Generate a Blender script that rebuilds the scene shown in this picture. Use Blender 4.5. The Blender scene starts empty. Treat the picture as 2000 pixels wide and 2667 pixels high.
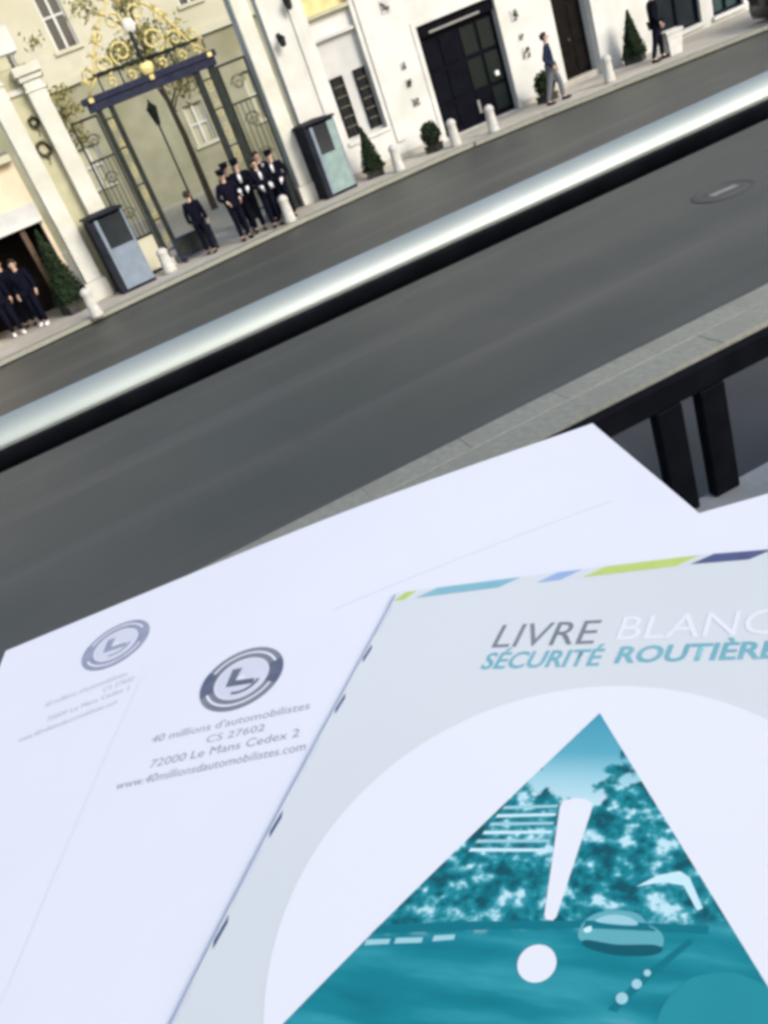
import bpy, bmesh, math, random
from mathutils import Vector, Matrix, Quaternion
R = math.radians
rnd = random.Random(7)
scene = bpy.context.scene
col = scene.collection

# ------------------------------------------------------------------ camera, sky, sun, exposure
EYE = 3.4
PITCH, ROLL, YAW = R(28.5), R(22.2), R(9.6)
fw = Vector((math.sin(YAW)*math.cos(PITCH), math.cos(YAW)*math.cos(PITCH), -math.sin(PITCH)))
rt = Vector((math.cos(YAW), -math.sin(YAW), 0)); up = rt.cross(fw)
r2 = rt*math.cos(ROLL) - up*math.sin(ROLL); u2 = rt*math.sin(ROLL) + up*math.cos(ROLL)
cam = bpy.data.objects.new('camera', bpy.data.cameras.new('camera')); col.objects.link(cam)
m = Matrix((r2, u2, -fw)).transposed().to_4x4(); m.translation = (0, 0, EYE)
cam.matrix_world = m
cam.data.sensor_fit = 'VERTICAL'; cam.data.sensor_height = 36; cam.data.sensor_width = 36
cam.data.lens = 36*2150/2667; cam.data.clip_start = .02; cam.data.clip_end = 1500
scene.camera = cam

SUN_EL, SUN_AZ = R(29), R(152)          # azimuth clockwise from +Y (the view direction)
w = bpy.data.worlds.new('World'); scene.world = w; w.use_nodes = True
nt = w.node_tree; bg = nt.nodes['Background']
sky = nt.nodes.new('ShaderNodeTexSky'); sky.sky_type = 'NISHITA'; sky.sun_disc = False
sky.sun_elevation = SUN_EL; sky.sun_rotation = SUN_AZ; sky.air_density = 1.0; sky.dust_density = 3.0; sky.ozone_density = 1.0
nt.links.new(sky.outputs[0], bg.inputs[0]); bg.inputs[1].default_value = .135
sl = bpy.data.lights.new('sun', 'SUN'); sl.energy = 1.15; sl.angle = R(18); sl.color = (1, .985, .955)
so = bpy.data.objects.new('sun', sl); col.objects.link(so)
sd = Vector((math.sin(SUN_AZ)*math.cos(SUN_EL), math.cos(SUN_AZ)*math.cos(SUN_EL), math.sin(SUN_EL)))
so.rotation_euler = (-sd).to_track_quat('-Z', 'Y').to_euler(); so.location = (20, -20, 40)
vs = scene.view_settings; vs.view_transform = 'Standard'; vs.look = 'None'; vs.exposure = .70; vs.gamma = 1; vs.use_curve_mapping = False
scene.cycles.filter_width = 3.6
scene.cycles.use_denoising = True

# ------------------------------------------------------------------ helpers
def mat(name, c, rough=.7, c2=None, scale=8, bump=0, metal=0, detail=4, spec=.5, c3=None, scale3=1.0, bscale=None, coat=0):
    M = bpy.data.materials.new(name); M.use_nodes = True; t = M.node_tree; b = t.nodes['Principled BSDF']
    b.inputs['Roughness'].default_value = rough; b.inputs['Metallic'].default_value = metal
    b.inputs['Specular IOR Level'].default_value = spec; b.inputs['Coat Weight'].default_value = coat
    tc = t.nodes.new('ShaderNodeTexCoord')
    if c2 is None:
        c2 = tuple(min(1, x*1.12) for x in c); c = tuple(x*.9 for x in c)
    n = t.nodes.new('ShaderNodeTexNoise'); n.inputs['Scale'].default_value = scale; n.inputs['Detail'].default_value = detail
    t.links.new(tc.outputs['Object'], n.inputs['Vector'])
    rp = t.nodes.new('ShaderNodeMapRange'); rp.inputs[1].default_value = .32; rp.inputs[2].default_value = .68
    t.links.new(n.outputs[0], rp.inputs[0])
    mx = t.nodes.new('ShaderNodeMix'); mx.data_type = 'RGBA'
    mx.inputs[6].default_value = (*c, 1); mx.inputs[7].default_value = (*c2, 1)
    t.links.new(rp.outputs[0], mx.inputs[0]); out = mx.outputs[2]
    if c3:
        n3 = t.nodes.new('ShaderNodeTexNoise'); n3.inputs['Scale'].default_value = scale3; n3.inputs['Detail'].default_value = 3
        t.links.new(tc.outputs['Object'], n3.inputs['Vector'])
        r3 = t.nodes.new('ShaderNodeMapRange'); r3.inputs[1].default_value = .45; r3.inputs[2].default_value = .72
        t.links.new(n3.outputs[0], r3.inputs[0])
        m3 = t.nodes.new('ShaderNodeMix'); m3.data_type = 'RGBA'; m3.inputs[7].default_value = (*c3, 1)
        t.links.new(r3.outputs[0], m3.inputs[0]); t.links.new(out, m3.inputs[6]); out = m3.outputs[2]
    t.links.new(out, b.inputs['Base Color'])
    if bump:
        nb = t.nodes.new('ShaderNodeTexNoise'); nb.inputs['Scale'].default_value = bscale or scale*6; nb.inputs['Detail'].default_value = 6
        t.links.new(tc.outputs['Object'], nb.inputs['Vector'])
        bp = t.nodes.new('ShaderNodeBump'); bp.inputs['Strength'].default_value = bump; bp.inputs['Distance'].default_value = .01
        t.links.new(nb.outputs[0], bp.inputs['Height']); t.links.new(bp.outputs[0], b.inputs['Normal'])
    return M

M = {
 'asphalt': mat('asphalt', (.050,.056,.047), .55, (.066,.069,.058), .7, .5, c3=(.046,.055,.050), scale3=.16, bscale=60),
 'asphalt_walk': mat('asphalt_walk', (.050,.055,.056), .9, (.065,.069,.070), 1.5, .5, bscale=70),
 'granite': mat('granite', (.23,.24,.20), .8, (.31,.315,.27), 14, .4, c3=(.25,.25,.21), scale3=2),
 'paving': mat('paving', (.42,.40,.35), .85, (.50,.48,.42), 3, .3, c3=(.40,.35,.28), scale3=.5),
 'court': mat('court', (.32,.31,.25), .9, (.38,.36,.29), 3, .3),
 'white_stone': mat('white_stone', (.575,.585,.565), .8, (.66,.665,.645), 2.2, .15, c3=(.51,.52,.48), scale3=.7),
 'pier_stone': mat('pier_stone', (.56,.57,.525), .8, (.64,.65,.605), 2.5, .2, c3=(.48,.49,.40), scale3=1.1),
 'cream': mat('cream', (.48,.47,.36), .85, (.56,.55,.44), 1.6, .2, c3=(.44,.43,.31), scale3=.4),
 'olive_stone': mat('olive_stone', (.38,.38,.25), .85, (.46,.45,.32), 3, .2),
 'base_stone': mat('base_stone', (.27,.27,.185), .9, (.34,.335,.235), 1.2, .3, c3=(.22,.215,.13), scale3=.5),
 'peach': mat('peach', (.62,.52,.38), .85, (.70,.60,.46), 2, .2),
 'panel_grey': mat('panel_grey', (.46,.47,.47), .8, (.54,.55,.54), 2, .15),
 'gold_panel': mat('gold_panel', (.62,.46,.20), .7, (.72,.58,.30), 4, .2),
 'guard_stone': mat('guard_stone', (.42,.42,.40), .8, (.54,.54,.51), 9, .4),
 'iron_navy': mat('iron_navy', (.018,.022,.045), .45, (.03,.035,.06), 6, .1, spec=.03),
 'iron_green': mat('iron_green', (.016,.021,.020), .55, (.03,.036,.032), 9, .15, spec=.06),
 'gilt': mat('gilt', (.50,.42,.15), .5, (.68,.60,.28), 14, .3, metal=.2),
 'black_paint': mat('black_paint', (.007,.008,.013), .42, (.014,.015,.022), 3, .05, spec=.03),
 'door_black': mat('door_black', (.003,.0035,.007), .6, (.005,.006,.010), 3, .1, spec=.03),
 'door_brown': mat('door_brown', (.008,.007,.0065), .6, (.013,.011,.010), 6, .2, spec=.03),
 'brown_wood': mat('brown_wood', (.06,.035,.02), .6, (.10,.06,.035), 8, .2),
 'glass_dark': mat('glass_dark', (.012,.016,.02), .12, (.02,.026,.03), 2, .0),
 'glass_portal': mat('glass_portal', (.004,.008,.008), .4, (.007,.013,.012), 2, 0, spec=.12),
 'glass_teal': mat('glass_teal', (.02,.05,.055), .12, (.03,.07,.07), 2, .0),
 'box_dark': mat('box_dark', (.012,.014,.022), .5, (.022,.025,.035), 4, .1, spec=.03),
 'box_blue': mat('box_blue', (.15,.20,.265), .55, (.20,.25,.31), 4, .1),
 'box_teal': mat('box_teal', (.16,.25,.25), .5, (.23,.33,.315), 4, .1),
 'leaf': mat('leaf', (.012,.024,.014), .6, (.03,.046,.022), 9, 0, spec=.03),
 'leaf_gold': mat('leaf_gold', (.16,.155,.05), .6, (.34,.31,.12), 5, 0, spec=.2),
 'pot': mat('pot', (.03,.03,.028), .7, (.05,.05,.045), 6, .2, spec=.14),
 'pot_white': mat('pot_white', (.55,.56,.54), .7, (.66,.67,.64), 6, .2),
 'bark': mat('bark', (.06,.045,.03), .9, (.09,.07,.05), 20, .4),
 'bronze': mat('bronze', (.06,.055,.035), .5, (.13,.12,.08), 16, .2, metal=.3),
 'roof': mat('roof', (.10,.11,.12), .6, (.14,.15,.16), 3, .2),
 'rail_metal': mat('rail_metal', (.37,.42,.40), .55, (.43,.48,.46), 5, .04, metal=.5),
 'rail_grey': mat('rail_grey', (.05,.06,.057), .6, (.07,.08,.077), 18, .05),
 'rail_black': mat('rail_black', (.004,.0045,.007), .6, (.007,.008,.011), 18, .08, spec=.03),
 'wall_dark': mat('wall_dark', (.045,.05,.05), .9, (.07,.075,.073), 3, .3),
 'ledge': mat('ledge', (.19,.21,.225), .7, (.25,.27,.285), 12, .2),
 'balcony': mat('balcony', (.055,.058,.062), .85, (.075,.08,.083), 10, .3),
 'table': mat('table', (.016,.017,.022), .5, (.024,.025,.03), 12, .1, spec=.14),
 'paper': mat('paper', (.79,.805,.85), .75, (.81,.825,.87), 9, .07, spec=.3, bscale=11),
 'cover': mat('cover', (.665,.71,.70), .42, (.725,.755,.76), 3, .01),
 'print_white': mat('print_white', (.83,.84,.865), .45, (.845,.855,.88), 5, 0),
 'print_grey': mat('print_grey', (.19,.21,.25), .6, (.24,.26,.30), 60, 0),
 'print_dark': mat('print_dark', (.10,.115,.18), .6, (.16,.175,.24), 90, 0),
 'print_pale': mat('print_pale', (.36,.38,.48), .6, (.46,.48,.57), 120, 0),
 'print_mid': mat('print_mid', (.27,.29,.39), .6, (.37,.39,.49), 120, 0),
 'print_teal': mat('print_teal', (.17,.44,.51), .5, (.24,.50,.56), 60, 0),
 'print_lime': mat('print_lime', (.50,.64,.13), .5, (.56,.69,.20), 60, 0),
 'print_blue': mat('print_blue', (.30,.44,.70), .5, (.36,.50,.74), 60, 0),
 'print_navy': mat('print_navy', (.07,.085,.20), .5, (.11,.13,.26), 60, 0),
 'print_sea': mat('print_sea', (.22,.48,.56), .5, (.28,.54,.60), 60, 0),
 'skin': mat('skin', (.50,.33,.25), .6, (.56,.38,.29), 12, 0),
 'uniform': mat('uniform', (.004,.0045,.011), .8, (.008,.009,.017), 20, .1, spec=.03),
 'navy_cloth': mat('navy_cloth', (.016,.022,.050), .8, (.026,.034,.068), 20, .1, spec=.03),
 'grey_cloth': mat('grey_cloth', (.42,.44,.47), .85, (.50,.52,.54), 20, .1),
 'dark_grey_cloth': mat('dark_grey_cloth', (.10,.11,.13), .85, (.15,.16,.18), 20, .1),
 'white_cloth': mat('white_cloth', (.72,.73,.76), .8, (.78,.79,.82), 20, .1),
 'hair': mat('hair', (.02,.017,.015), .6, (.035,.03,.025), 40, .2, spec=.14),
 'eye': mat('eye', (.015,.015,.015), .3),
 'tyre': mat('tyre', (.012,.012,.012), .8), 'rim': mat('rim', (.35,.36,.38), .35, metal=.8),
 'car_paint': mat('car_paint', (.006,.005,.009), .3, (.009,.008,.012), 2, 0, coat=.15, spec=.2),
 'lamp_white': mat('lamp_white', (.75,.77,.75), .4),
 'tail_red': mat('tail_red', (.10,.008,.008), .3),
 'iron_cast': mat('iron_cast', (.055,.056,.053), .8, (.08,.08,.077), 30, .4),
 'iron_worn': mat('iron_worn', (.17,.175,.17), .55, (.27,.27,.26), 30, .3),
}

def asphalt_wear(M_):
    t = M_.node_tree; b = t.nodes['Principled BSDF']; src = b.inputs['Base Color'].links[0].from_socket
    tc = t.nodes.new('ShaderNodeTexCoord'); cur = src
    for sc, scl, lo, hi, c, amt in (((.05,.9,1), 1.0, .5, .68, (.045,.05,.047), .55), ((.06,1.3,1), .7, .52, .7, (.125,.122,.108), .45), ((1,1,1), 90, .5, .72, (.15,.15,.14), .35), ((1,1,1), 55, .55, .75, (.03,.033,.03), .5), ((1,1,1), .32, .56, .60, (.05,.055,.052), .35)):
        mp = t.nodes.new('ShaderNodeMapping'); mp.inputs['Scale'].default_value = sc; t.links.new(tc.outputs['Object'], mp.inputs[0])
        n = t.nodes.new('ShaderNodeTexNoise'); n.inputs['Scale'].default_value = scl; n.inputs['Detail'].default_value = 4; t.links.new(mp.outputs[0], n.inputs['Vector'])
        r = t.nodes.new('ShaderNodeMapRange'); r.inputs[1].default_value = lo; r.inputs[2].default_value = hi; r.inputs[4].default_value = amt; t.links.new(n.outputs[0], r.inputs[0])
        m = t.nodes.new('ShaderNodeMix'); m.data_type = 'RGBA'; m.inputs[7].default_value = (*c, 1); t.links.new(r.outputs[0], m.inputs[0]); t.links.new(cur, m.inputs[6]); cur = m.outputs[2]
    t.links.new(cur, b.inputs['Base Color'])
asphalt_wear(M['asphalt'])
def box(bm, x0, x1, y0, y1, z0, z1):
    v = [bm.verts.new(p) for p in ((x0,y0,z0),(x1,y0,z0),(x1,y1,z0),(x0,y1,z0),(x0,y0,z1),(x1,y0,z1),(x1,y1,z1),(x0,y1,z1))]
    for f in ((0,3,2,1),(4,5,6,7),(0,1,5,4),(1,2,6,5),(2,3,7,6),(3,0,4,7)): bm.faces.new([v[i] for i in f])
def tube(bm, pts, rad, n=8, cap=True):
    pts = [Vector(p) for p in pts]; rings = []
    rad = rad if isinstance(rad, (list, tuple)) else [rad]*len(pts)
    for i, p in enumerate(pts):
        d = (pts[min(i+1, len(pts)-1)]-pts[max(i-1, 0)]).normalized()
        a = d.cross(Vector((0,0,1)) if abs(d.z) < .9 else Vector((1,0,0))).normalized(); b = d.cross(a)
        rings.append([bm.verts.new(p + (a*math.cos(2*math.pi*k/n)+b*math.sin(2*math.pi*k/n))*rad[i]) for k in range(n)])
    for i in range(len(rings)-1):
        for k in range(n): bm.faces.new((rings[i][k], rings[i][(k+1)%n], rings[i+1][(k+1)%n], rings[i+1][k]))
    if cap: bm.faces.new(rings[0][::-1]); bm.faces.new(rings[-1])
def lathe(bm, prof, n=16, c=(0,0,0)):
    rings = [[bm.verts.new((c[0]+r*math.cos(2*math.pi*k/n), c[1]+r*math.sin(2*math.pi*k/n), c[2]+z)) for k in range(n)] for r, z in prof]
    for i in range(len(rings)-1):
        for k in range(n): bm.faces.new((rings[i][k], rings[i][(k+1)%n], rings[i+1][(k+1)%n], rings[i+1][k]))
    bm.faces.new(rings[0][::-1]); bm.faces.new(rings[-1])
def frustum(bm, cx, cy, z0, z1, a0, b0, a1, b1):
    v = []
    for z, a, b in ((z0,a0,b0),(z1,a1,b1)):
        v += [bm.verts.new((cx+sx*a, cy+sy*b, z)) for sx, sy in ((-1,-1),(1,-1),(1,1),(-1,1))]
    for f in ((0,3,2,1),(4,5,6,7),(0,1,5,4),(1,2,6,5),(2,3,7,6),(3,0,4,7)): bm.faces.new([v[i] for i in f])
def link(o, parent=None):
    col.objects.link(o)
    if parent: o.parent = parent
    return o
def obj(name, bm, mt, parent=None, smooth=False, bevel=0):
    if bevel: bmesh.ops.bevel(bm, geom=list(bm.edges), offset=bevel, segments=1, affect='EDGES', clamp_overlap=True)
    bmesh.ops.recalc_face_normals(bm, faces=bm.faces)
    me = bpy.data.meshes.new(name); bm.to_mesh(me); bm.free()
    me.materials.append(M[mt] if isinstance(mt, str) else mt)
    if smooth:
        for p in me.polygons: p.use_smooth = True
    return link(bpy.data.objects.new(name, me), parent)
def B(name, mt, parent, *boxes, bevel=0, loc=None):
    bm = bmesh.new()
    for b in boxes: box(bm, *b)
    o = obj(name, bm, mt, parent, bevel=bevel)
    if loc: o.location = loc
    return o
def T(name, mt, parent, pts, rad, n=8):
    bm = bmesh.new(); tube(bm, pts, rad, n); return obj(name, bm, mt, parent, smooth=True)
def tag(o, label, cat, group=None):
    o['label'] = label; o['category'] = cat
    if group: o['group'] = group
    return o
def thing(name, label, cat, loc=(0,0,0), rz=0, group=None):
    o = bpy.data.objects.new(name, None); col.objects.link(o); o.location = loc; o.rotation_euler = (0,0,rz); o.empty_display_size = .2
    return tag(o, label, cat, group)
def struct(o):
    o['kind'] = 'structure'; return o
def holes_wall(bm, x0, x1, z0, z1, y0, y1, holes):
    xs = sorted({x0, x1, *[min(max(h[i], x0), x1) for h in holes for i in (0,1)]})
    zs = sorted({z0, z1, *[min(max(h[i], z0), z1) for h in holes for i in (2,3)]})
    for i in range(len(xs)-1):
        run = None
        for j in range(len(zs)-1):
            cx, cz = (xs[i]+xs[i+1])/2, (zs[j]+zs[j+1])/2
            hole = any(h[0] < cx < h[1] and h[2] < cz < h[3] for h in holes)
            if hole:
                if run is not None: box(bm, xs[i], xs[i+1], y0, y1, run, zs[j]); run = None
            elif run is None: run = zs[j]
        if run is not None: box(bm, xs[i], xs[i+1], y0, y1, run, z1)

def leaves(bm, sampler, n, size, r_):
    for _ in range(n):
        p, nrm = sampler(r_)
        d = (nrm + Vector((r_.gauss(0,.6), r_.gauss(0,.6), r_.gauss(0,.6)))).normalized()
        a = d.orthogonal().normalized(); a.rotate(Quaternion(d, r_.uniform(0,6.28))); b_ = d.cross(a)
        s = size*r_.uniform(.6,1.3)
        v = [bm.verts.new(p + a*s*x + b_*s*.55*y) for x, y in ((-1,0),(0,-1),(1,0),(0,1))]
        bm.faces.new(v)

# ------------------------------------------------------------------ ground, road, kerbs
def sheet(name, mt, pts, z):
    bm = bmesh.new(); bm.faces.new([bm.verts.new((x, y, z)) for x, y in pts]); return struct(obj(name, bm, mt))
sheet('ground', 'asphalt_walk', ((-600,-600),(600,-600),(600,900),(-600,900)), -.02)
KERB = [(-60,11.0),(-30,15.6),(-14,18.4),(-8,19.55),(-3.5,20.35),(.34,20.98),(4.66,21.65),(7,21.85),(9.28,21.88),(11.5,21.55),(13.6,21.07),(17.2,20.2),(24,18.3),(40,13.5),(60,7.2)]
def kerb_y(x):
    for (a, b), (c, d) in zip(KERB, KERB[1:]):
        if a <= x <= c:
            t = (x-a)/(c-a); return b+(d-b)*t
    return 20
road_pts = [(-60,6.2),(60,6.2)] + [(x, y+.1) for x, y in KERB[::-1]]
sheet('road', 'asphalt', road_pts, 0)
# pavements are slabs whose kerb line is a real step
bm = bmesh.new(); box(bm, -60, 60, -30, 5.80, -.1, .12); struct(obj('near_pavement', bm, 'asphalt_walk'))
def poly_slab(name, mt, pts, z0, z1):
    bm = bmesh.new(); f = bm.faces.new([bm.verts.new((x, y, z0)) for x, y in pts])
    r = bmesh.ops.extrude_face_region(bm, geom=[f]); bmesh.ops.translate(bm, verts=[v for v in r['geom'] if isinstance(v, bmesh.types.BMVert)], vec=(0,0,z1-z0))
    return struct(obj(name, bm, mt))
poly_slab('far_pavement', 'paving', [(x, y+.30) for x, y in KERB] + [(60,90),(-60,90)], -.1, .13)
def kerb(name, pts, width, z):
    root = bpy.data.objects.new(name, None); col.objects.link(root); root['kind'] = 'structure'
    meshes = []
    for k in range(3):
        bm = bmesh.new(); box(bm, -.4995, .4995, 0, width, -.1, 0)
        bmesh.ops.bevel(bm, geom=list(bm.edges), offset=.004, segments=1, affect='EDGES')
        bmesh.ops.recalc_face_normals(bm, faces=bm.faces)
        me = bpy.data.meshes.new('kerb_stone'); bm.to_mesh(me); bm.free(); me.materials.append(M['granite']); meshes.append(me)
    d = 0; seg = 0; P = [Vector((*p, 0)) for p in pts]
    pos = P[0].copy(); L = 0
    total = sum((b-a).length for a, b in zip(P, P[1:]))
    s = .5
    while s < total:
        acc = 0
        for a, b in zip(P, P[1:]):
            l = (b-a).length
            if acc+l >= s:
                p = a.lerp(b, (s-acc)/l); dv = (b-a); break
            acc += l
        o = bpy.data.objects.new('kerb_stone', meshes[rnd.randrange(3)]); link(o, root)
        o.location = (p.x, p.y, z + rnd.uniform(-.004, .004)); o.rotation_euler = (0,0,math.atan2(dv.y, dv.x)+rnd.uniform(-.004,.004))
        s += 1
    return root
kerb('far_kerb', [(x, y) for x, y in KERB if -14 <= x <= 24.1], .30, .137)
kerb('near_kerb', [(-4, 6.18), (10, 6.32)], .30, .132)
# a row of flat stone slabs behind the near kerb
root = bpy.data.objects.new('near_kerb_paving', None); col.objects.link(root); root['kind'] = 'structure'
bm = bmesh.new(); box(bm, -.6995, .6995, 0, .368, -.1, 0); bmesh.ops.bevel(bm, geom=list(bm.edges), offset=.002, segments=1, affect='EDGES')
me = bpy.data.meshes.new('slab'); bm.to_mesh(me); bm.free(); me.materials.append(M['granite'])
for i in range(10):
    o = bpy.data.objects.new('slab', me); link(o, root); x = -3.3+1.4*i
    o.location = (x, 5.81+(x+4)*.01, .128+rnd.uniform(-.003,.003)); o.rotation_euler = (0,0,.01)

# manhole on the road
mh = thing('manhole_cover', 'round dark iron manhole cover with a worn pale bar set in the road', 'manhole cover', (7.80, 10.0, 0), R(-4))
bm = bmesh.new(); lathe(bm, [(.43,0),(.43,.008),(.42,.012),(.35,.012),(.345,.004)], 32); obj('frame', bm, 'iron_cast', mh)
bm = bmesh.new(); lathe(bm, [(.342,0),(.342,.007),(.335,.009)], 32); obj('plate', bm, 'asphalt', mh)
B('worn_bar', 'iron_worn', mh, (-.20,.20,-.07,.07,.0092,.014)); B('grip', 'iron_cast', mh, (-.24,.24,-.16,-.09,.0092,.013)); B('grip', 'iron_cast', mh, (-.24,.24,.09,.16,.0092,.013))

# ------------------------------------------------------------------ the main gate across the square (local: x along the front, y away, z up)
GA = (0, 23.1, 0); GR = R(7.3)
def gl(s, o=0, z=0):
    return (GA[0]+s*math.cos(GR)-o*math.sin(GR), GA[1]+s*math.sin(GR)+o*math.cos(GR), z)
ZG = .13
def pier(s0, s1, ztop, label, o=0., vase=False):
    t = thing('gate_pier', label, 'pier', gl((s0+s1)/2, o), GR, 'stone piers of the gateway')
    h = (s1-s0)/2
    B('plinth', 'pier_stone', t, (-h-.07,h+.07,-h-.07,h+.07,ZG,.62), bevel=.012)
    B('shaft', 'pier_stone', t, (-h,h,-h,h,.622,ztop-.32), bevel=.02)
    B('necking', 'pier_stone', t, (-h-.03,h+.03,-h-.03,h+.03,ztop-.55,ztop-.49), bevel=.01)
    B('capital', 'pier_stone', t, (-h-.05,h+.05,-h-.05,h+.05,ztop-.318,ztop-.20), (-h-.11,h+.11,-h-.11,h+.11,ztop-.198,ztop), bevel=.012)
    if vase:
        bm = bmesh.new(); frustum(bm, 0, 0, ztop+.001, ztop+.22, h+.02, h+.02, h-.02, h-.02)
        lathe(bm, [(.10,.22),(.08,.30),(.24,.50),(.28,.72),(.20,.80),(.24,.86),(.10,.92),(.03,1.05)], 16, (0,0,ztop)); obj('finial', bm, 'pier_stone', t)
    return t
pier(-1.03, -.60, 5.75, 'pale stone pier beside the tall dark topiary at the far left')
pier(-.17, .27, 5.45, 'pale stone pier rising right behind the left sentry box', o=.12)
pier(5.26, 5.70, 6.6, 'pale stone pier rising behind the right sentry box', o=.05)

nw = thing('niche_wall', 'narrow olive stone wall between the two left gate piers', 'wall', gl(-.385, .15), GR)
B('wall', 'olive_stone', nw, (-.21,.21,.05,.4,ZG,4.95))
B('coping', 'pier_stone', nw, (-.21,.21,-.02,.45,4.952,5.08), bevel=.01)
B('upper_wall', 'olive_stone', nw, (-.20,.20,.08,.4,5.082,5.50)); B('entablature', 'white_stone', nw, (-.62,.50,.0,.5,5.78,6.32), bevel=.02); B('entablature_bed', 'olive_stone', nw, (-.20,.20,.06,.45,5.502,5.778))
def wreath(s, z, label, rad=.12, o=-.0):
    t = thing('bronze_wreath', label, 'ornament', gl(s, o, z), GR, 'dark wreaths between the piers')
    bm = bmesh.new()
    for k in range(22):
        a = 2*math.pi*k/22; r = rad*rnd.uniform(.85,1.1)
        tube(bm, [(r*math.cos(a), .19, r*math.sin(a)), (r*1.25*math.cos(a+.5), .12, r*1.25*math.sin(a+.5)), (r*1.1*math.cos(a+.8), .19, r*1.1*math.sin(a+.8))], [.03,.035,.008], 5)
    obj('leaves', bm, 'bronze', t)
    T('ribbon', 'bronze', t, [(-.05,.17,-rad), (.03,.14,-rad-.12), (-.02,.18,-rad-.22)], .018, 5)
wreath(-.31, 4.34, 'upper dark bronze wreath on the wall between the left piers', .09)
wreath(-.40, 3.74, 'lower larger dark bronze wreath on the wall between the left piers', .13)

# the iron gate itself
gate = thing('iron_gate', 'tall open iron gate with dark navy lintel and gilded scrolled crest', 'gate', gl(0), GR)
for i, (s, wd) in enumerate(((1.19,.065),(1.50,.06),(3.82,.085),(4.24,.095))):
    p = B('post', 'iron_green', gate, (s-wd,s+wd,-.05,.05,ZG,4.07), bevel=.006)
    B('post_foot', 'guard_stone', p, (s-.11,s+.11,-.11,.11,ZG-.01,.34), bevel=.01)
for s0, s1 in ((1.24,1.45),(3.86,4.17)):
    for z in (.5, 1.3, 2.2, 3.1, 3.8):
        B('tie', 'iron_green', gate, (s0,s1,-.02,.02,z,z+.04))
    bm = bmesh.new(); c = (s0+s1)/2; hw = (s1-s0)/2-.03
    for q in range(6):
        z = .55+q*.58
        tube(bm, [(c+hw*math.sin(t*math.pi/4)*(1-t/18), 0, z+.26+.22*math.cos(t*math.pi/4)*(1-t/18)) for t in range(14)], .011, 5)
    obj('post_scroll', bm, 'gilt', gate)
lin = B('lintel', 'iron_navy', gate, (.98,4.40,-.10,.10,4.05,4.24), (.90,4.46,-.14,.14,4.242,4.39), bevel=.008)
for s in (1.1, 2.7, 4.28): B('rosette', 'gilt', lin, (s-.06,s+.06,-.165,-.142,4.25,4.36), bevel=.01)
ov = T('crest_bar', 'iron_green', gate, [(1.42,0,4.76), (2.60,0,4.74)], .045)
T('crest_bar', 'iron_green', gate, [(2.80,0,4.72), (4.34,0,4.70)], .045)
for s in (1.5,2.05,2.56,2.86,3.4,4.28): T('crest_stay', 'iron_green', gate, [(s,0,4.38),(s,0,4.72)], .022, 6)
def spiral(c, r0, turns, start, sgn=1, n=26, tail=None):
    pts = []
    for k in range(n):
        t = k/(n-1); a = start + sgn*t*turns*2*math.pi; r = r0*(1-.82*t)
        pts.append((c[0]+r*math.cos(a), 0, c[1]+r*math.sin(a)))
    return (([tail] if tail else []) + pts)
def scroll(c, r0, turns, start, sgn=1, th=.026, mt='gilt', tail=None):
    T('gilt_scroll' if mt == 'gilt' else 'iron_scroll', mt, gate, spiral(c, r0, turns, start, sgn, tail=tail), th, 6)
for x in (1.78,2.3,3.12,3.66,4.05):
    scroll((x,4.52), .12, 1.2, -1.5, 1); 
for sg in (-1, 1):
    cx = 2.70
    scroll((cx+sg*.42,5.02), .30, 1.5, -math.pi/2, sg, .034)
    scroll((cx+sg*.95,4.90), .24, 1.4, -math.pi/2, -sg, .030)
    scroll((cx+sg*1.38,4.83), .16, 1.3, -math.pi/2, sg, .026)
    scroll((cx+sg*.30,5.66), .24, 1.4, -math.pi/2, -sg, .032)
    scroll((cx+sg*.78,5.45), .17, 1.3, -math.pi/2, sg, .026)
    T('gilt_scroll', 'gilt', gate, [(cx+sg*1.60,0,4.40),(cx+sg*1.25,0,4.70),(cx+sg*1.05,0,5.15),(cx+sg*.75,0,5.62),(cx+sg*.35,0,5.98),(cx+sg*.08,0,6.2)], [.03,.036,.036,.034,.03,.024], 6)
    for k in range(7):
        t = k/6; x = cx+sg*(1.45-1.2*t); z = 4.62+1.45*t
        bm = bmesh.new(); tube(bm, [(x,0,z),(x+sg*.10,-.05,z+.10),(x+sg*.20,0,z+.06)], [.03,.055,.01], 6); obj('gilt_leaf', bm, 'gilt', gate)
T('crest_stem', 'iron_green', gate, [(2.68,-.03,4.38),(2.68,-.03,5.35)], .055)
bm = bmesh.new(); lathe(bm, [(.02,-.24),(.13,-.14),(.19,.02),(.17,.16),(.06,.22)], 14); o = obj('cartouche', bm, 'gilt', gate, True); o.location = (2.70,-.03,4.50); o.scale = (1,.4,.8)
bm = bmesh.new(); lathe(bm, [(.03,-.16),(.12,-.12),(.16,.0),(.12,.12),(.03,.16)], 14); o = obj('medallion', bm, 'white_stone', gate, True); o.location = (2.72,-.03,5.46); o.scale = (1,.4,1)
bm = bmesh.new(); lathe(bm, [(.02,-.3),(.16,-.1),(.2,.12),(.08,.2),(.12,.28),(.02,.4)], 12); o = obj('crown', bm, 'gilt', gate, True); o.location = (2.70,0,6.2); o.scale = (1,.6,1)
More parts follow.
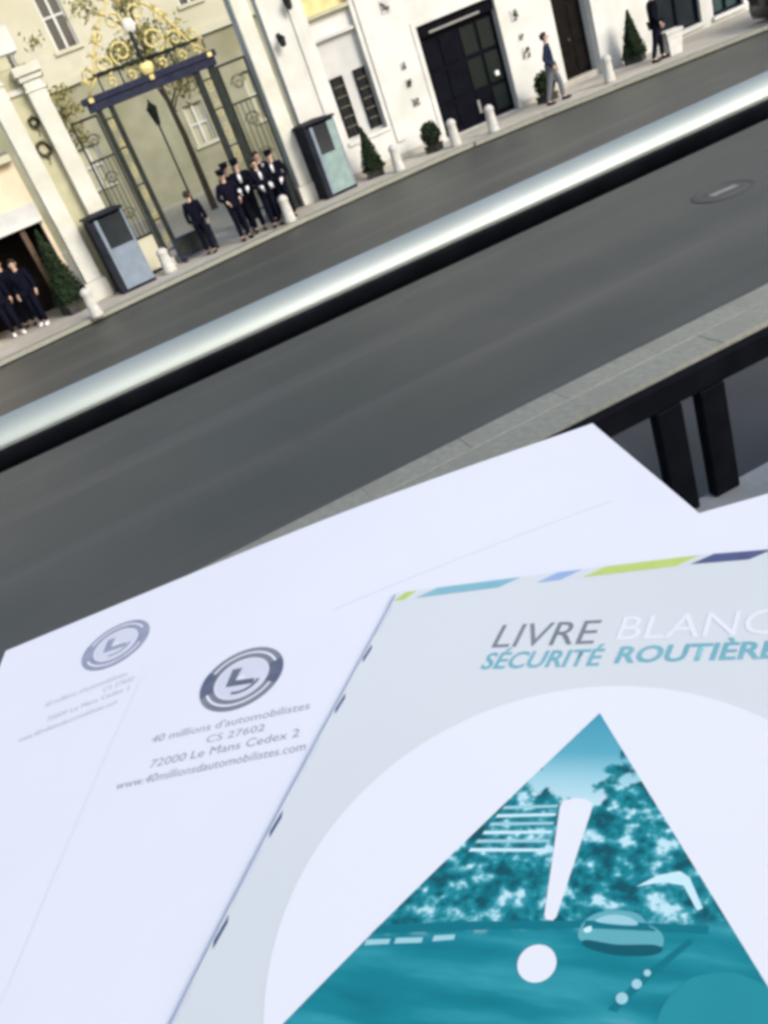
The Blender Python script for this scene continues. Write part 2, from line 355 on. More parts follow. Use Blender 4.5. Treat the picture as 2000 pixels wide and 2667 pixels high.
# two open leaves swung into the courtyard
def leaf(s, sgn):
    lf = bpy.data.objects.new('gate_leaf', None); link(lf, gate); lf.location = (s,.06,0); lf.rotation_euler = (0,0,R(79 if sgn > 0 else 73))
    W = 1.15
    B('leaf_frame', 'iron_green', lf, (0,W,-.025,.025,.2,.26), (0,W,-.025,.025,3.88,3.94), (0,.05,-.025,.025,.262,3.878), (W-.05,W,-.025,.025,.262,3.878), (.052,W-.052,-.025,.025,1.1,1.16))
    B('leaf_panel', 'iron_green', lf, (.052,W-.052,-.012,.012,.264,1.098))
    for k in range(8):
        x = .12+k*.13; T('leaf_bar', 'iron_green', lf, [(x,0,1.16),(x,0,3.88)], .013, 6)
leaf(1.50, 1); leaf(3.80, -1)
# fixed side grilles
def side_grille(s0, s1, label, panel):
    t = thing('side_grille', label, 'grille', gl(0), GR, 'fixed iron grilles beside the gate')
    B('frame', 'iron_green', t, (s0,s0+.045,-.03,.03,ZG,4.02), (s1-.045,s1,-.03,.03,ZG,4.02), (s0+.047,s1-.047,-.03,.03,3.96,4.02), (s0+.047,s1-.047,-.03,.03,ZG,.22), (s0+.047,s1-.047,-.03,.03,1.05,1.11), (s0+.047,s1-.047,-.03,.03,3.05,3.10))
    B('lower_panel', panel, t, (s0+.047,s1-.047,-.012,.012,.222,1.048))
    n = 5
    for k in range(n):
        x = s0+.045+(s1-s0-.09)*(k+.5)/n
        T('bar', 'iron_green', t, [(x,0,1.11),(x,0,3.05)], .012, 6)
    for z in (3.5, 2.6, 1.7):
        bm = bmesh.new(); c = (s0+s1)/2; r = (s1-s0)*.26
        for sg in (1,-1): tube(bm, [(p[0], p[1]-.03, p[2]) for p in spiral((c, z), r, 1.3, 0 if sg > 0 else math.pi, sg)], .016, 6)
        obj('scroll', bm, 'bronze', t)
side_grille(.42, 1.10, 'narrow fixed iron grille with gilt scrolls left of the open gate', 'cream')
side_grille(4.36, 5.18, 'narrow fixed iron grille with gilt scrolls right of the open gate', 'iron_green')

# ------------------------------------------------------------------ sentry boxes
def sentry(s, label, oc, front):
    t = thing('sentry_box', label, 'sentry box', gl(s, oc), GR, 'sentry boxes at the gate')
    W, D, H = .45, .45, 1.98
    B('base', 'box_dark', t, (-W-.02,W+.02,-D-.02,D+.02,ZG,.20), bevel=.008)
    B('back_wall', 'box_dark', t, (-W,W,D-.05,D,.202,H))
    B('side_wall', 'box_dark', t, (-W,-W+.05,-D,D-.052,.202,H)); B('side_wall', 'box_blue', t, (W-.05,W,-D,D-.052,.202,H))
    f = B('front_panel', front, t, (-W+.24,W-.052,-D,-D+.04,.202,1.20), bevel=.006)
    B('front_frame', 'box_blue', t, (-W+.16,-W+.238,-D-.005,-D+.045,.202,H-.06))
    B('left_frame', 'box_dark', t, (-W+.052,-W+.158,-D-.003,-D+.043,.202,H-.06))
    if front == 'box_teal': B('upper_panel', front, t, (W-.24,W-.052,-D-.004,-D+.008,1.202,H-.062), bevel=.003)
    B('window_pane', 'glass_dark', t, (-W+.24,W-.052,-D+.01,-D+.022,1.202,H-.062))
    bm = bmesh.new(); frustum(bm, 0, 0, H+.001, H+.05, W+.04, D+.04, W+.04, D+.04); frustum(bm, 0, 0, H+.051, H+.09, W+.02, D+.02, .16, .16); obj('roof', bm, 'box_dark', t)
    return t
sentry(.03, 'sentry box with pale blue door panel standing beside the left piers', -.55, 'box_blue')
b = sentry(6.10, 'sentry box with pale teal door panel standing beside the right pier', -.45, 'box_teal')

# ------------------------------------------------------------------ far-left house with the dark entrance
lh = thing('entrance_house', 'cream house front with a white lintel over a dark entrance at far left', 'house', gl(0), GR)
bm = bmesh.new(); holes_wall(bm, -9, -1.20, ZG, 3.75, .1, .6, [(-3.6,-1.30,ZG,2.45)]); obj('wall', bm, 'peach', lh)
B('lintel', 'white_stone', lh, (-3.75,-1.22,-.06,.098,2.34,2.47), bevel=.01)
B('fascia', 'panel_grey', lh, (-3.75,-1.22,.04,.097,2.472,2.80))
B('cornice', 'cream', lh, (-9,-1.21,-.15,.62,3.752,3.92), bevel=.02)
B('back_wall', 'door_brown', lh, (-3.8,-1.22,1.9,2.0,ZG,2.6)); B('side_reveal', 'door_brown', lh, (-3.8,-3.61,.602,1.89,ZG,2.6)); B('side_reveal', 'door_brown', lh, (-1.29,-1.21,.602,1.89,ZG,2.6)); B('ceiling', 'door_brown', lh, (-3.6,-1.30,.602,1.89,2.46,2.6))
B('jamb', 'brown_wood', lh, (-1.86,-1.72,.12,.25,ZG,2.335), bevel=.01)
B('roof', 'roof', lh, (-9,-1.21,.1,3,3.922,4.0))

# ------------------------------------------------------------------ courtyard palace behind the gate
cp = thing('courtyard_palace', 'cream stone palace seen through and above the open gate', 'building', (4, 40, 0), R(5))
wins = []
for cx in (-8.1,-4.6,-2.0,.8,3.4,6.0,8.6,12):
    for z0, z1 in ((1.4,4.3),(6.95,9.3)):
        if z0 < 2: continue
        if z0 > 2 and cx in (.8,): continue
        wins.append((cx-.48, cx+.48, z0+(.0), z1))
wins += [(1.3,2.2,1.9,3.5),(4.3,5.2,1.9,3.9),(-3.6,-2.7,1.9,3.5)]
bm = bmesh.new(); holes_wall(bm, -16, 22, 5.7, 11.5, 0, .5, wins); obj('wall', bm, 'cream', cp)
bm = bmesh.new(); holes_wall(bm, -16, 22, ZG, 5.699, 0, .5, wins); obj('ground_storey', bm, 'base_stone', cp)
for x0, x1, z0, z1 in wins:
    f = B('window_frame', 'white_stone', cp, (x0,x0+.09,.12,.2,z0,z1), (x1-.09,x1,.12,.2,z0,z1), ((x0+x1)/2-.05,(x0+x1)/2+.05,.12,.2,z0,z1), (x0+.09,(x0+x1)/2-.05,.13,.19,(z0+z1)/2-.04,(z0+z1)/2+.04), ((x0+x1)/2+.05,x1-.09,.13,.19,(z0+z1)/2-.04,(z0+z1)/2+.04))
    B('pane', 'glass_dark' if z0 > 2 else 'olive_stone', f, (x0,x1,.22,.24,z0,z1))
    B('sill', 'cream', cp, (x0-.12,x1+.12,-.12,.0,z0-.14,z0))
B('string_course', 'cream', cp, (-16,22,-.18,-.002,5.7,5.95)); B('cornice', 'cream', cp, (-16,22,-.35,-.002,9.9,10.3))
B('roof', 'roof', cp, (-16,22,0,6,11.502,11.8))
sheet('courtyard_ground', 'court', ((-14,23.5),(7.2,26.0),(24,33),(24,39.5),(-14,38)), .135)

def court_tree(label, loc, h, r, n, seed):
    r_ = random.Random(seed); t = thing('courtyard_tree', label, 'tree', loc, 0, 'trees in the courtyard')
    bm = bmesh.new(); tube(bm, [(0,0,0),(.05,.02,h*.35),(-.04,.05,h*.65),(.03,0,h*.9)], [.13,.10,.07,.03], 8)
    tips = []
    for k in range(9):
        a = k*2.4; z0 = h*r_.uniform(.42,.8); q = Vector((math.cos(a)*r*r_.uniform(.5,.9), math.sin(a)*r*r_.uniform(.5,.9), z0+h*r_.uniform(.08,.22)))
        tube(bm, [(0,.03,z0), (q.x*.5,q.y*.5,(z0+q.z)/2+.1), q], [.045,.03,.012], 5); tips.append(q)
    obj('trunk', bm, 'bark', t)
    tips += [Vector((r_.gauss(0,r*.4), r_.gauss(0,r*.4), h*r_.uniform(.6,1.02))) for _ in range(12)]
    bm = bmesh.new()
    def samp(q):
        c = q.choice(tips); d = Vector((q.gauss(0,1),q.gauss(0,1),q.gauss(0,.8)))
        return c + d*r*.17, d.normalized()
    leaves(bm, samp, n, .085, r_); obj('crown', bm, 'leaf_gold', t)
court_tree('olive-gold leafy tree in the courtyard right of the gate crest', (*gl(4.9, 8)[:2], .135), 7.2, 1.5, 2200, 11)
court_tree('smaller olive-gold leafy tree in the courtyard left of the gate crest', (*gl(.95, 7)[:2], .135), 6.3, 1.0, 1100, 12)
lp = thing('lamp_post', 'slim dark lamp post standing in the courtyard behind the open gate', 'lamp post', (*gl(2.78, 1.6)[:2], .135), GR)
T('post', 'iron_green', lp, [(0,0,0),(0,0,.5),(0,0,3.15)], [.06,.035,.028], 8)
bm = bmesh.new(); lathe(bm, [(.05,3.15),(.07,3.2),(.14,3.55),(.15,3.58),(.04,3.72),(.02,3.8)], 6); obj('lantern', bm, 'iron_green', lp)
bm = bmesh.new(); lathe(bm, [(.12,0),(.12,.12),(.07,.2)], 10); obj('foot', bm, 'iron_green', lp)

# ------------------------------------------------------------------ white mansion wall to the right
WY = 24.2
wm = thing('white_mansion', 'white stone mansion front with barred twin windows and a black carriage portal', 'building', (0, WY, 0))
holes = [(7.15,8.36,1.10,6.2), (9.97,12.40,ZG,3.12), (14.10,15.17,ZG,3.6)]
bm = bmesh.new(); holes_wall(bm, 6.62, 15.20, ZG, 8.5, 0, .6, holes); obj('wall', bm, 'white_stone', wm)
B('return_wall', 'white_stone', wm, (6.0,6.61,-.02,.45,ZG,8.5))
B('niche_back', 'panel_grey', wm, (7.15,8.36,.24,.34,1.10,3.66))
B('niche_head', 'gold_panel', wm, (7.15,8.36,.26,.34,4.30,6.2)); B('niche_frieze', 'white_stone', wm, (7.15,8.36,.20,.34,3.75,4.20))
B('niche_ledge', 'olive_stone', wm, (7.152,8.358,.02,.34,4.202,4.298)); B('niche_ledge', 'panel_grey', wm, (7.152,8.358,.08,.34,3.662,3.748))
for x0, x1 in ((7.24,7.62),(7.95,8.30)):
    g = B('window_grille', 'black_paint', wm, (x0,x0+.03,.17,.21,1.20,2.74), (x1-.03,x1,.17,.21,1.20,2.74), (x0+.03,x1-.03,.17,.21,1.20,1.23), (x0+.03,x1-.03,.17,.21,2.71,2.74))
    B('pane', 'glass_dark', g, (x0,x1,.222,.236,1.20,2.74))
    for k in range(3): T('grille_bar', 'iron_green', g, [(x0+.03+(x1-x0-.06)*(k+.5)/3,.185,1.23),(x0+.03+(x1-x0-.06)*(k+.5)/3,.185,2.71)], .012, 6)
    for k in range(5): B('grille_rail', 'bronze', g, (x0+.03,x1-.03,.172,.20,1.44+k*.26,1.47+k*.26))
B('window_sill', 'white_stone', wm, (7.10,8.41,-.06,.0,1.0,1.10), bevel=.01)
for x in (6.86, 8.62): B('pilaster', 'white_stone', wm, (x-.13,x+.13,-.05,-.002,.6,8.3), bevel=.012)
B('plinth', 'paving', wm, (6.64,9.80,-.035,-.003,ZG,.30), bevel=.005); B('plinth', 'paving', wm, (12.56,14.08,-.035,-.003,ZG,.30), bevel=.005)
B('cornice', 'white_stone', wm, (6.0,15.2,-.3,-.003,7.4,7.8), bevel=.02)
B('portal_surround', 'white_stone', wm, (9.83,9.968,-.03,-.002,.32,3.26), (12.402,12.54,-.03,-.002,.32,3.26), (9.97,12.40,-.03,-.002,3.122,3.26), bevel=.006)
# carriage portal
pt = bpy.data.objects.new('carriage_portal', None); link(pt, wm)
pt['label'] = 'black double carriage portal'
B('head_beam', 'door_black', pt, (9.972,12.398,.10,.30,2.82,3.118))
B('head_moulding', 'iron_worn', pt, (10.35,11.95,.085,.098,2.86,2.92))
for i in range(2):
    x0 = 9.974+i*1.213; d = B('door_leaf', 'door_black', pt, (x0,x0+1.208,.26,.34,.16,2.818))
    for j in range(2):
        for z0, z1 in ((.3,.95),(1.05,1.85),(1.95,2.7)):
            B('door_panel', 'door_black' if i == 0 or j == 0 and z0 < 1 else 'glass_portal', d, (x0+.09+j*.55,x0+.55+j*.55,.225,.258,z0,z1), bevel=.02)
B('door_handle', 'lamp_white', pt, (12.0,12.13,.14,.224,1.18,1.32), bevel=.02)
B('threshold', 'guard_stone', pt, (9.974,12.396,.02,.34,ZG,.158))
B('door_plate', 'iron_worn', pt, (11.26,11.34,.20,.224,.42,.78))
# brown door
bd = bpy.data.objects.new('brown_door', None); link(bd, wm); bd['label'] = 'tall dark brown double door'
for i in range(2):
    x0 = 14.104+i*.532; d = B('door_leaf', 'door_brown', bd, (x0,x0+.528,.30,.38,.30,3.59))
    for z0, z1 in ((.42,1.1),(1.2,2.2),(2.3,3.4)): B('door_panel', 'door_brown', d, (x0+.08,x0+.45,.27,.298,z0,z1), bevel=.015)
B('door_step', 'paving', bd, (14.104,15.166,.02,.40,ZG,.298)); B('door_knob', 'bronze', bd, (14.56,14.60,.24,.298,1.28,1.34))

def relief(x, z, size, label, seed, mt='bronze'):
    r_ = random.Random(seed)
    t = thing('wall_ornament', label, 'ornament', (x, WY-.003, z), 0, 'small relief ornaments on the white walls')
    B('backplate', 'panel_grey', t, (-size*.8,size*.8,-.02,0,-size,size), bevel=.008)
    bm = bmesh.new()
    for k in range(8):
        a = r_.uniform(0, 6.28); p = Vector((r_.uniform(-.5,.5)*size, -.03, r_.uniform(-.7,.7)*size))
        q = p+Vector((math.cos(a)*size*.5, -.02, math.sin(a)*size*.5))
        tube(bm, [p, (p+q)/2+Vector((0,-.03,0)), q], [.018,.03,.012], 6)
    obj('relief', bm, mt, t)
for i, (x, z, s, l, mt) in enumerate(((9.31,2.36,.09,'topmost of three small relief ornaments left of the black portal','iron_worn'),(9.33,1.93,.10,'middle and darkest of three small relief ornaments left of the black portal','bronze'),(9.36,1.42,.12,'lowest of three small relief ornaments left of the black portal','iron_worn'),
        (12.90,2.48,.14,'topmost of three relief ornaments right of the black portal','bronze'),(12.97,1.90,.09,'middle of three relief ornaments right of the black portal','iron_worn'),(13.02,1.46,.15,'lowest of three relief ornaments right of the black portal','bronze'),
        (9.30,3.86,.17,'grey relief ornament high on the wall above the plaques','iron_worn'))): relief(x, z, s, l, i, mt)
def lantern(p, label, rz):
    t = thing('wall_lantern', label, 'lantern', p, rz, 'dark wall lanterns near the right pier')
    T('bracket', 'black_paint', t, [(0,0,.12),(0,-.14,.2),(0,-.24,.14)], .014, 6)
    bm = bmesh.new(); lathe(bm, [(.03,-.14),(.08,-.1),(.10,.06),(.03,.12)], 6, (0,-.24,0)); obj('lamp_housing', bm, 'iron_green', t)
    bm = bmesh.new(); lathe(bm, [(.12,.06),(.11,.075),(.02,.15)], 6, (0,-.24,0)); obj('lamp_cap', bm, 'black_paint', t)
    B('wall_plate', 'black_paint', t, (-.05,.05,-.02,0,.0,.2))
lantern((6.25, WY-.021, 4.0), 'small dark wall lantern lower down beside the right gate pier', 0)
lantern((6.74, WY-.003, 4.72), 'small dark wall lantern cut by the top edge of the picture', 0)

# neighbouring house on the right
nh = thing('corner_house', 'pale house front with dark shop windows at the far right', 'building', (0, WY, 0))
bm = bmesh.new(); holes_wall(bm, 15.21, 30, ZG, 8.5, -.06, .5, [(17.36,18.90,.34,3.4),(19.32,20.45,.30,3.4),(21.0,23.5,.3,3.4)]); obj('wall', bm, 'white_stone', nh)
B('corner_pilaster', 'white_stone', nh, (15.22,15.92,-.16,-.062,ZG,8.4), bevel=.015)
for x0, x1, mt in ((17.36,18.90,'glass_dark'),(19.32,20.45,'glass_teal'),(21.0,23.5,'glass_dark')):
    wn = B('shop_window', 'black_paint', nh, (x0,x0+.07,.05,.12,.342,3.39), (x1-.07,x1,.05,.12,.342,3.39), ((x0+x1)/2-.03,(x0+x1)/2+.03,.05,.12,.342,3.39), (x0+.07,(x0+x1)/2-.03,.05,.12,.342,.42), ((x0+x1)/2+.03,x1-.07,.05,.12,.342,.42))
    B('pane', mt, wn, (x0,(x0+x1)/2,.13,.14,.342,3.39)); B('pane', mt, wn, ((x0+x1)/2,x1,.13,.14,.342,3.39))
    B('sill', 'white_stone', nh, (x0-.06,x1+.06,-.16,-.062,.22,.335), bevel=.01)
B('cornice', 'white_stone', nh, (15.21,30,-.35,-.063,7.4,7.8), bevel=.02)

# ------------------------------------------------------------------ bollards
BOL = [(258,-1.02,20.62,'leftmost'),(1,1.03,22.35,''),(2,4.33,21.92,''),(3,7.72,22.5,''),(4,9.50,22.55,''),(5,10.46,22.12,''),(6,14.05,21.95,'')]
BL = ['squat pale stone bollard at the kerb in front of the leftmost pier','squat pale stone bollard between the left sentry box and the open gate','squat pale stone bollard beside the right sentry box','squat pale stone bollard right of the small cone topiary','squat pale stone bollard right of the first round bush','squat pale stone bollard in front of the black portal','squat pale stone bollard in front of the brown door']
bm = bmesh.new(); lathe(bm, [(.155,0),(.16,.05),(.145,.10),(.125,.40),(.115,.52),(.135,.56),(.13,.61),(.09,.67),(.03,.70)], 16)
me_b = None
for i, (_, x, y, _2) in enumerate(BOL):
    if me_b is None:
        o = obj('stone_bollard', bm, 'guard_stone', None, True); me_b = o.data
    else:
        o = link(bpy.data.objects.new('stone_bollard', me_b))
    o.location = (x, y, ZG-.002); o.rotation_euler = (0,0,rnd.uniform(0,3)); tag(o, BL[i], 'bollard', 'stone bollards along the far kerb')
    if i == 1: o.scale = (1.15,1.15,.9)

# ------------------------------------------------------------------ clipped shrubs
def shrub(name, label, cat, loc, h, r, kind, pot_h, seed, potm='pot', group=None):
    r_ = random.Random(seed); t = thing(name, label, cat, loc, r_.uniform(0,3), group)
    B('planter', potm, t, (-r*.72,r*.72,-r*.72,r*.72,0,pot_h), (-r*.8,r*.8,-r*.8,r*.8,pot_h+.001,pot_h+.05), bevel=.01)
    T('trunk', 'bark', t, [(0,0,pot_h+.04),(.01,0,pot_h+h*.5),(0,.01,pot_h+h*.85)], [.035,.025,.012], 6)
    bm = bmesh.new()
    def samp(q):
        a = q.uniform(0,6.28); k = math.sqrt(q.random())
        if kind == 'cone':
            z = 1-math.sqrt(q.random()); rr = r*(1-z)*(.9+.13*math.sin(5*a+9*z))+.02; f = q.uniform(.55,1.06)
            return Vector((rr*f*math.cos(a), rr*f*math.sin(a), pot_h+.03+z*h)), Vector((math.cos(a),math.sin(a),.35))
        zz = q.uniform(-1,1); rr = math.sqrt(max(0,1-zz*zz)); f = q.uniform(.6,1.05)*(1+.06*math.sin(4*a+5*zz))
        return Vector((r*rr*f*math.cos(a), r*rr*f*math.sin(a), pot_h+h/2+zz*h/2*f)), Vector((rr*math.cos(a),rr*math.sin(a),zz))
    leaves(bm, samp, int(2600*max(.6,h)), .042, r_)
    obj('crown', bm, 'leaf', t)
shrub('topiary_cone', 'tall dark conical topiary left of the leftmost pier', 'topiary', (*gl(-1.52,-.25)[:2], ZG), 1.88, .44, 'cone', .22, 1, group='cone topiaries')
shrub('topiary_cone', 'small dark cone topiary below the barred twin windows', 'topiary', (7.32, 23.35, ZG), 1.12, .33, 'cone', .16, 2, group='cone topiaries')
shrub('topiary_cone', 'dark cone topiary beside the white pilaster at the right', 'topiary', (15.95, 23.45, ZG), 1.22, .36, 'cone', .15, 3, group='cone topiaries')
shrub('round_bush', 'dark oval clipped bush left of the black portal', 'bush', (9.12, 23.2, ZG), .66, .27, 'ball', .14, 4, group='oval clipped bushes')
shrub('round_bush', 'dark oval clipped bush behind the legs of the walking man', 'bush', (12.86, 23.3, ZG), .66, .30, 'ball', .14, 5, group='oval clipped bushes')
pl = thing('white_planter', 'pale stone planter standing on the kerb below the dark shop window', 'planter', (16.12, 21.90, ZG), R(-13))
bm = bmesh.new(); frustum(bm, 0, 0, 0, .55, .17, .17, .22, .22); obj('tub', bm, 'pot_white', pl, bevel=.015)
B('rim', 'pot_white', pl, (-.25,.25,-.25,.25,.552,.63), bevel=.012); 

# ------------------------------------------------------------------ people
def skinned(joints, edges, name, mt, parent, sub=2):
    me = bpy.data.meshes.new(name); me.from_pydata([j[0] for j in joints], edges, [])
    o = bpy.data.objects.new(name, me); col.objects.link(o)
    md = o.modifiers.new('s', 'SKIN'); md.use_smooth_shade = True
    for i, j in enumerate(joints):
        rr = j[1] if isinstance(j[1], tuple) else (j[1], j[1])
        me.skin_vertices[0].data[i].radius = rr
    me.skin_vertices[0].data[0].use_root = True
    ss = o.modifiers.new('d', 'SUBSURF'); ss.levels = sub; ss.render_levels = sub
    dg = bpy.context.evaluated_depsgraph_get(); nm = bpy.data.meshes.new_from_object(o.evaluated_get(dg))
    bpy.data.objects.remove(o); nm.materials.clear(); nm.materials.append(M[mt])
    for p in nm.polygons: p.use_smooth = True
    nm.name = name
    return link(bpy.data.objects.new(name, nm), parent)
def person(label, loc, rz, h=1.75, top='uniform', legs='uniform', shoes='hair', stride=0., group=None, cap=False, gloves=False, belt=None, arm=.0, elbow=.0):
    t = thing('person', label, 'person', loc, rz, group); k = h/1.75; t.scale = (k,k,k)
    s = stride
    L0 = lambda sx, f: [(p, tuple(x*.55 for x in (r if isinstance(r, tuple) else (r,r)))) for p, r in L(sx, f)[:2]] + L(sx, f)[2:]
    A0 = lambda sx, f: [(p, r*.5) for p, r in A(sx, f)[:2]] + A(sx, f)[2:]
    L = lambda sx, f: [((sx*.09,0,.92),(.095,.10)), ((sx*.10,-f*.20-.02,.50),.062), ((sx*.10,-f*.30+.04,.10),.042), ((sx*.12,-f*.30-.12,.045),(.036,.042))]
    A = lambda sx, f: [((sx*.19,.0,1.41),.062), ((sx*(.25+elbow*.3),.04+f*.10,1.14),.045), ((sx*(.25-elbow*.5),-.05-f*.05-arm,.92+arm*.9),.033), ((sx*(.25-elbow*.6),-.07-f*.08-arm*1.2,.85+arm),(.022,.038))]
    J = [((0,0,.98),(.09,.06)), ((0,.005,1.18),(.09,.06)), ((0,0,1.36),(.09,.06)), ((0,.005,1.48),.052), ((0,-.005,1.55),.056), ((0,-.015,1.62),(.082,.10)), ((0,-.012,1.69),(.074,.090))]
    E_ = [(i,i+1) for i in range(6)]
    def chain(js, root):
        n = len(J); J.extend(js); E_.append((root,n)); E_.extend((n+i,n+i+1) for i in range(len(js)-1))
    chain(L0(1,s),0); chain(L0(-1,-s),0); chain(A0(1,-s*1.2),2); chain(A0(-1,s*1.2),2)
    body = skinned(J, E_, 'body', 'skin', t)
    # five separate fingers per hand, nose and ears joined to the body mesh
    bm = bmesh.new(); bm.from_mesh(body.data)
    for sx, f in ((1,-s*1.2),(-1,s*1.2)):
        hp = Vector(A(sx,f)[3][0])
        for q in range(4):
            y = (q-1.5)*.019; ln = (.070,.080,.076,.06)[q]
            tube(bm, [hp+Vector((0,y,.0)), hp+Vector((-sx*.008,y*1.1-.006,-ln*.55)), hp+Vector((-sx*.028,y*1.1-.010,-ln))], [.011,.0095,.006], 6)
        tube(bm, [hp+Vector((0,-.025,.03)), hp+Vector((-sx*.012,-.055,.0)), hp+Vector((-sx*.02,-.062,-.03))], [.012,.0105,.007], 6)
        tube(bm, [(sx*.080,.0,1.60),(sx*.098,.005,1.63),(sx*.085,.005,1.66)], [.010,.016,.010], 6)
    tube(bm, [(0,-.10,1.665),(0,-.128,1.625),(0,-.10,1.612)], [.008,.016,.010], 6)
    tube(bm, [(-.022,-.106,1.585),(0,-.112,1.584),(.022,-.106,1.585)], [.004,.007,.004], 5)
    bm.to_mesh(body.data); bm.free()
    for sx in (-1,1):
        bm = bmesh.new(); bmesh.ops.create_uvsphere(bm, u_segments=8, v_segments=6, radius=.011); o = obj('eye', bm, 'eye', t, True); o.location = (sx*.032,-.098,1.642)
    g = lambda js, d: [(p, tuple(x+d for x in (r if isinstance(r, tuple) else (r,r)))) for p, r in js]
    # jacket over torso and arms
    JJ = g([((0,0,.86),(.165,.12)), ((0,.005,1.15),(.15,.105)), ((0,0,1.38),(.17,.11)), ((0,.008,1.50),(.055,.058))], .026); EE = [(0,1),(1,2),(2,3)]
    for sx, f in ((1,-s*1.2),(-1,s*1.2)):
        n = len(JJ); JJ += g(A(sx,f)[:3], .018); EE += [(2,n),(n,n+1),(n+1,n+2)]
    skinned(JJ, EE, 'jacket', top, t)
    JJ = g([((0,0,.98),(.145,.105))], .014); EE = []
    for sx, f in ((1,s),(-1,-s)):
        n = len(JJ); JJ += g(L(sx,f)[:3], .020); EE += [(0,n),(n,n+1),(n+1,n+2)]
    skinned(JJ, EE, 'trousers', legs, t)
    for sx, f in ((1,s),(-1,-s)):
        y = -f*.30; bm = bmesh.new()
        tube(bm, [(sx*.10,y+.10,.045),(sx*.102,y+.03,.06),(sx*.112,y-.08,.05),(sx*.12,y-.17,.038)], [.03,.052,.05,.022], 10)
        for v in bm.verts: v.co.z = max(.002, v.co.z)
        obj('shoe', bm, shoes, t, True)
    bm = bmesh.new()
    if cap:
        lathe(bm, [(.10,1.665),(.102,1.72),(.118,1.76),(.11,1.785),(.02,1.79)], 16, (0,-.01,0)); tube(bm, [(-.07,-.085,1.672),(0,-.15,1.66),(.07,-.085,1.672)], [.02,.03,.02], 6); obj('cap', bm, top, t)
    else:
        bmesh.ops.create_uvsphere(bm, u_segments=14, v_segments=10, radius=.106)
        for v in bm.verts:
            v.co = Vector((v.co.x*.93, v.co.y*1.06+.012, v.co.z+1.668))
            if v.co.y < -.04 and v.co.z < 1.71: v.co.y = -.04; v.co.z = max(v.co.z, 1.69)
            if v.co.z < 1.585: v.co.z = 1.585
            v.co += Vector((rnd.gauss(0,.003),)*3)
        obj('hair', bm, 'hair', t, True)
    if gloves:
        for sx, f in ((1,-s*1.2),(-1,s*1.2)):
            hp = Vector(A(sx,f)[3][0]); bm = bmesh.new()
            tube(bm, [hp+Vector((0,0,.07)), hp+Vector((0,0,.02)), hp+Vector((-sx*.004,-.005,-.02))], [.040,.046,.040], 8)
            for q in range(4):
                y = (q-1.5)*.022; ln = (.075,.085,.08,.065)[q]
                tube(bm, [hp+Vector((0,y,.0)), hp+Vector((-sx*.008,y*1.1-.006,-ln*.55)), hp+Vector((-sx*.028,y*1.1-.010,-ln-.004))], [.0145,.013,.009], 6)
            tube(bm, [hp+Vector((0,-.025,.03)), hp+Vector((-sx*.012,-.058,.0)), hp+Vector((-sx*.02,-.066,-.034))], [.016,.0135,.010], 6)
            obj('glove', bm, 'white_cloth', t, True)
    if belt:
        bm = bmesh.new(); tube(bm, [(.0,-.128,1.44),(.0,-.15,1.36),(0,-.152,1.24)], [.03,.045,.03], 8); obj('shirt_front', bm, belt, t, True)
    return t
ZP = .132
person('man in navy jacket and pale trousers walking past the second oval bush', (12.62, 22.35, ZP), R(60), 1.76, 'navy_cloth', 'dark_grey_cloth', 'hair', .7)
person('dark-clad person in pale shoes at the extreme left edge before the dark entrance', (-3.05, 22.75, ZP), R(15), 1.74, 'uniform', 'uniform', 'white_cloth', .25, 'people by the dark entrance')
person('dark-clad person in pale shoes nearest the tall topiary at far left', (-2.35, 22.60, ZP), R(-20), 1.70, 'uniform', 'uniform', 'white_cloth', .25, 'people by the dark entrance')
G = 'guards in dark uniform at the gate'
person('guard in dark uniform with white gloves, leftmost of the gate group', (3.15, 22.15, ZP), R(10), 1.74, 'uniform', 'uniform', 'hair', 0, G, True, False, arm=.12, elbow=.15)
person('guard in dark cap and white shirt front, second in the gate group', (3.62, 22.45, ZP), R(-15), 1.82, 'uniform', 'uniform', 'hair', 0, G, True, True, 'white_cloth', arm=.22, elbow=.25)
person('bareheaded guard with white shirt front, third in the gate group', (4.02, 22.10, ZP), R(5), 1.70, 'uniform', 'uniform', 'hair', 0, G, False, True, 'white_cloth', arm=.20, elbow=.22)
person('guard in dark cap nearest the right sentry box, rightmost of the gate group', (4.50, 22.40, ZP), R(-25), 1.72, 'uniform', 'uniform', 'hair', 0, G, True, True, 'white_cloth', arm=.15, elbow=.18)
person('lone dark-clad person standing in the middle of the open gateway', (2.20, 22.40, ZP), R(160), 1.60, 'uniform', 'uniform', 'hair', .15)
person('guard in dark uniform standing behind the first two of the gate group', (3.42, 22.95, ZP), R(-5), 1.80, 'uniform', 'uniform', 'hair', .1, G, True, False, None, arm=.05)
person('guard in dark uniform standing behind the last two of the gate group', (4.30, 22.95, ZP), R(20), 1.78, 'uniform', 'uniform', 'hair', .1, G, False, False, 'white_cloth', arm=.10, elbow=.1)
person('dark-clad person just inside the dark entrance behind the pair in pale shoes', (-2.75, 23.35, ZP), R(0), 1.78, 'uniform', 'uniform', 'hair', .1, 'people by the dark entrance')
person('dark-clad person beside the pale planter at the upper right', (15.62, 21.85, ZP), R(70), 1.78, 'uniform', 'uniform', 'hair', .5)
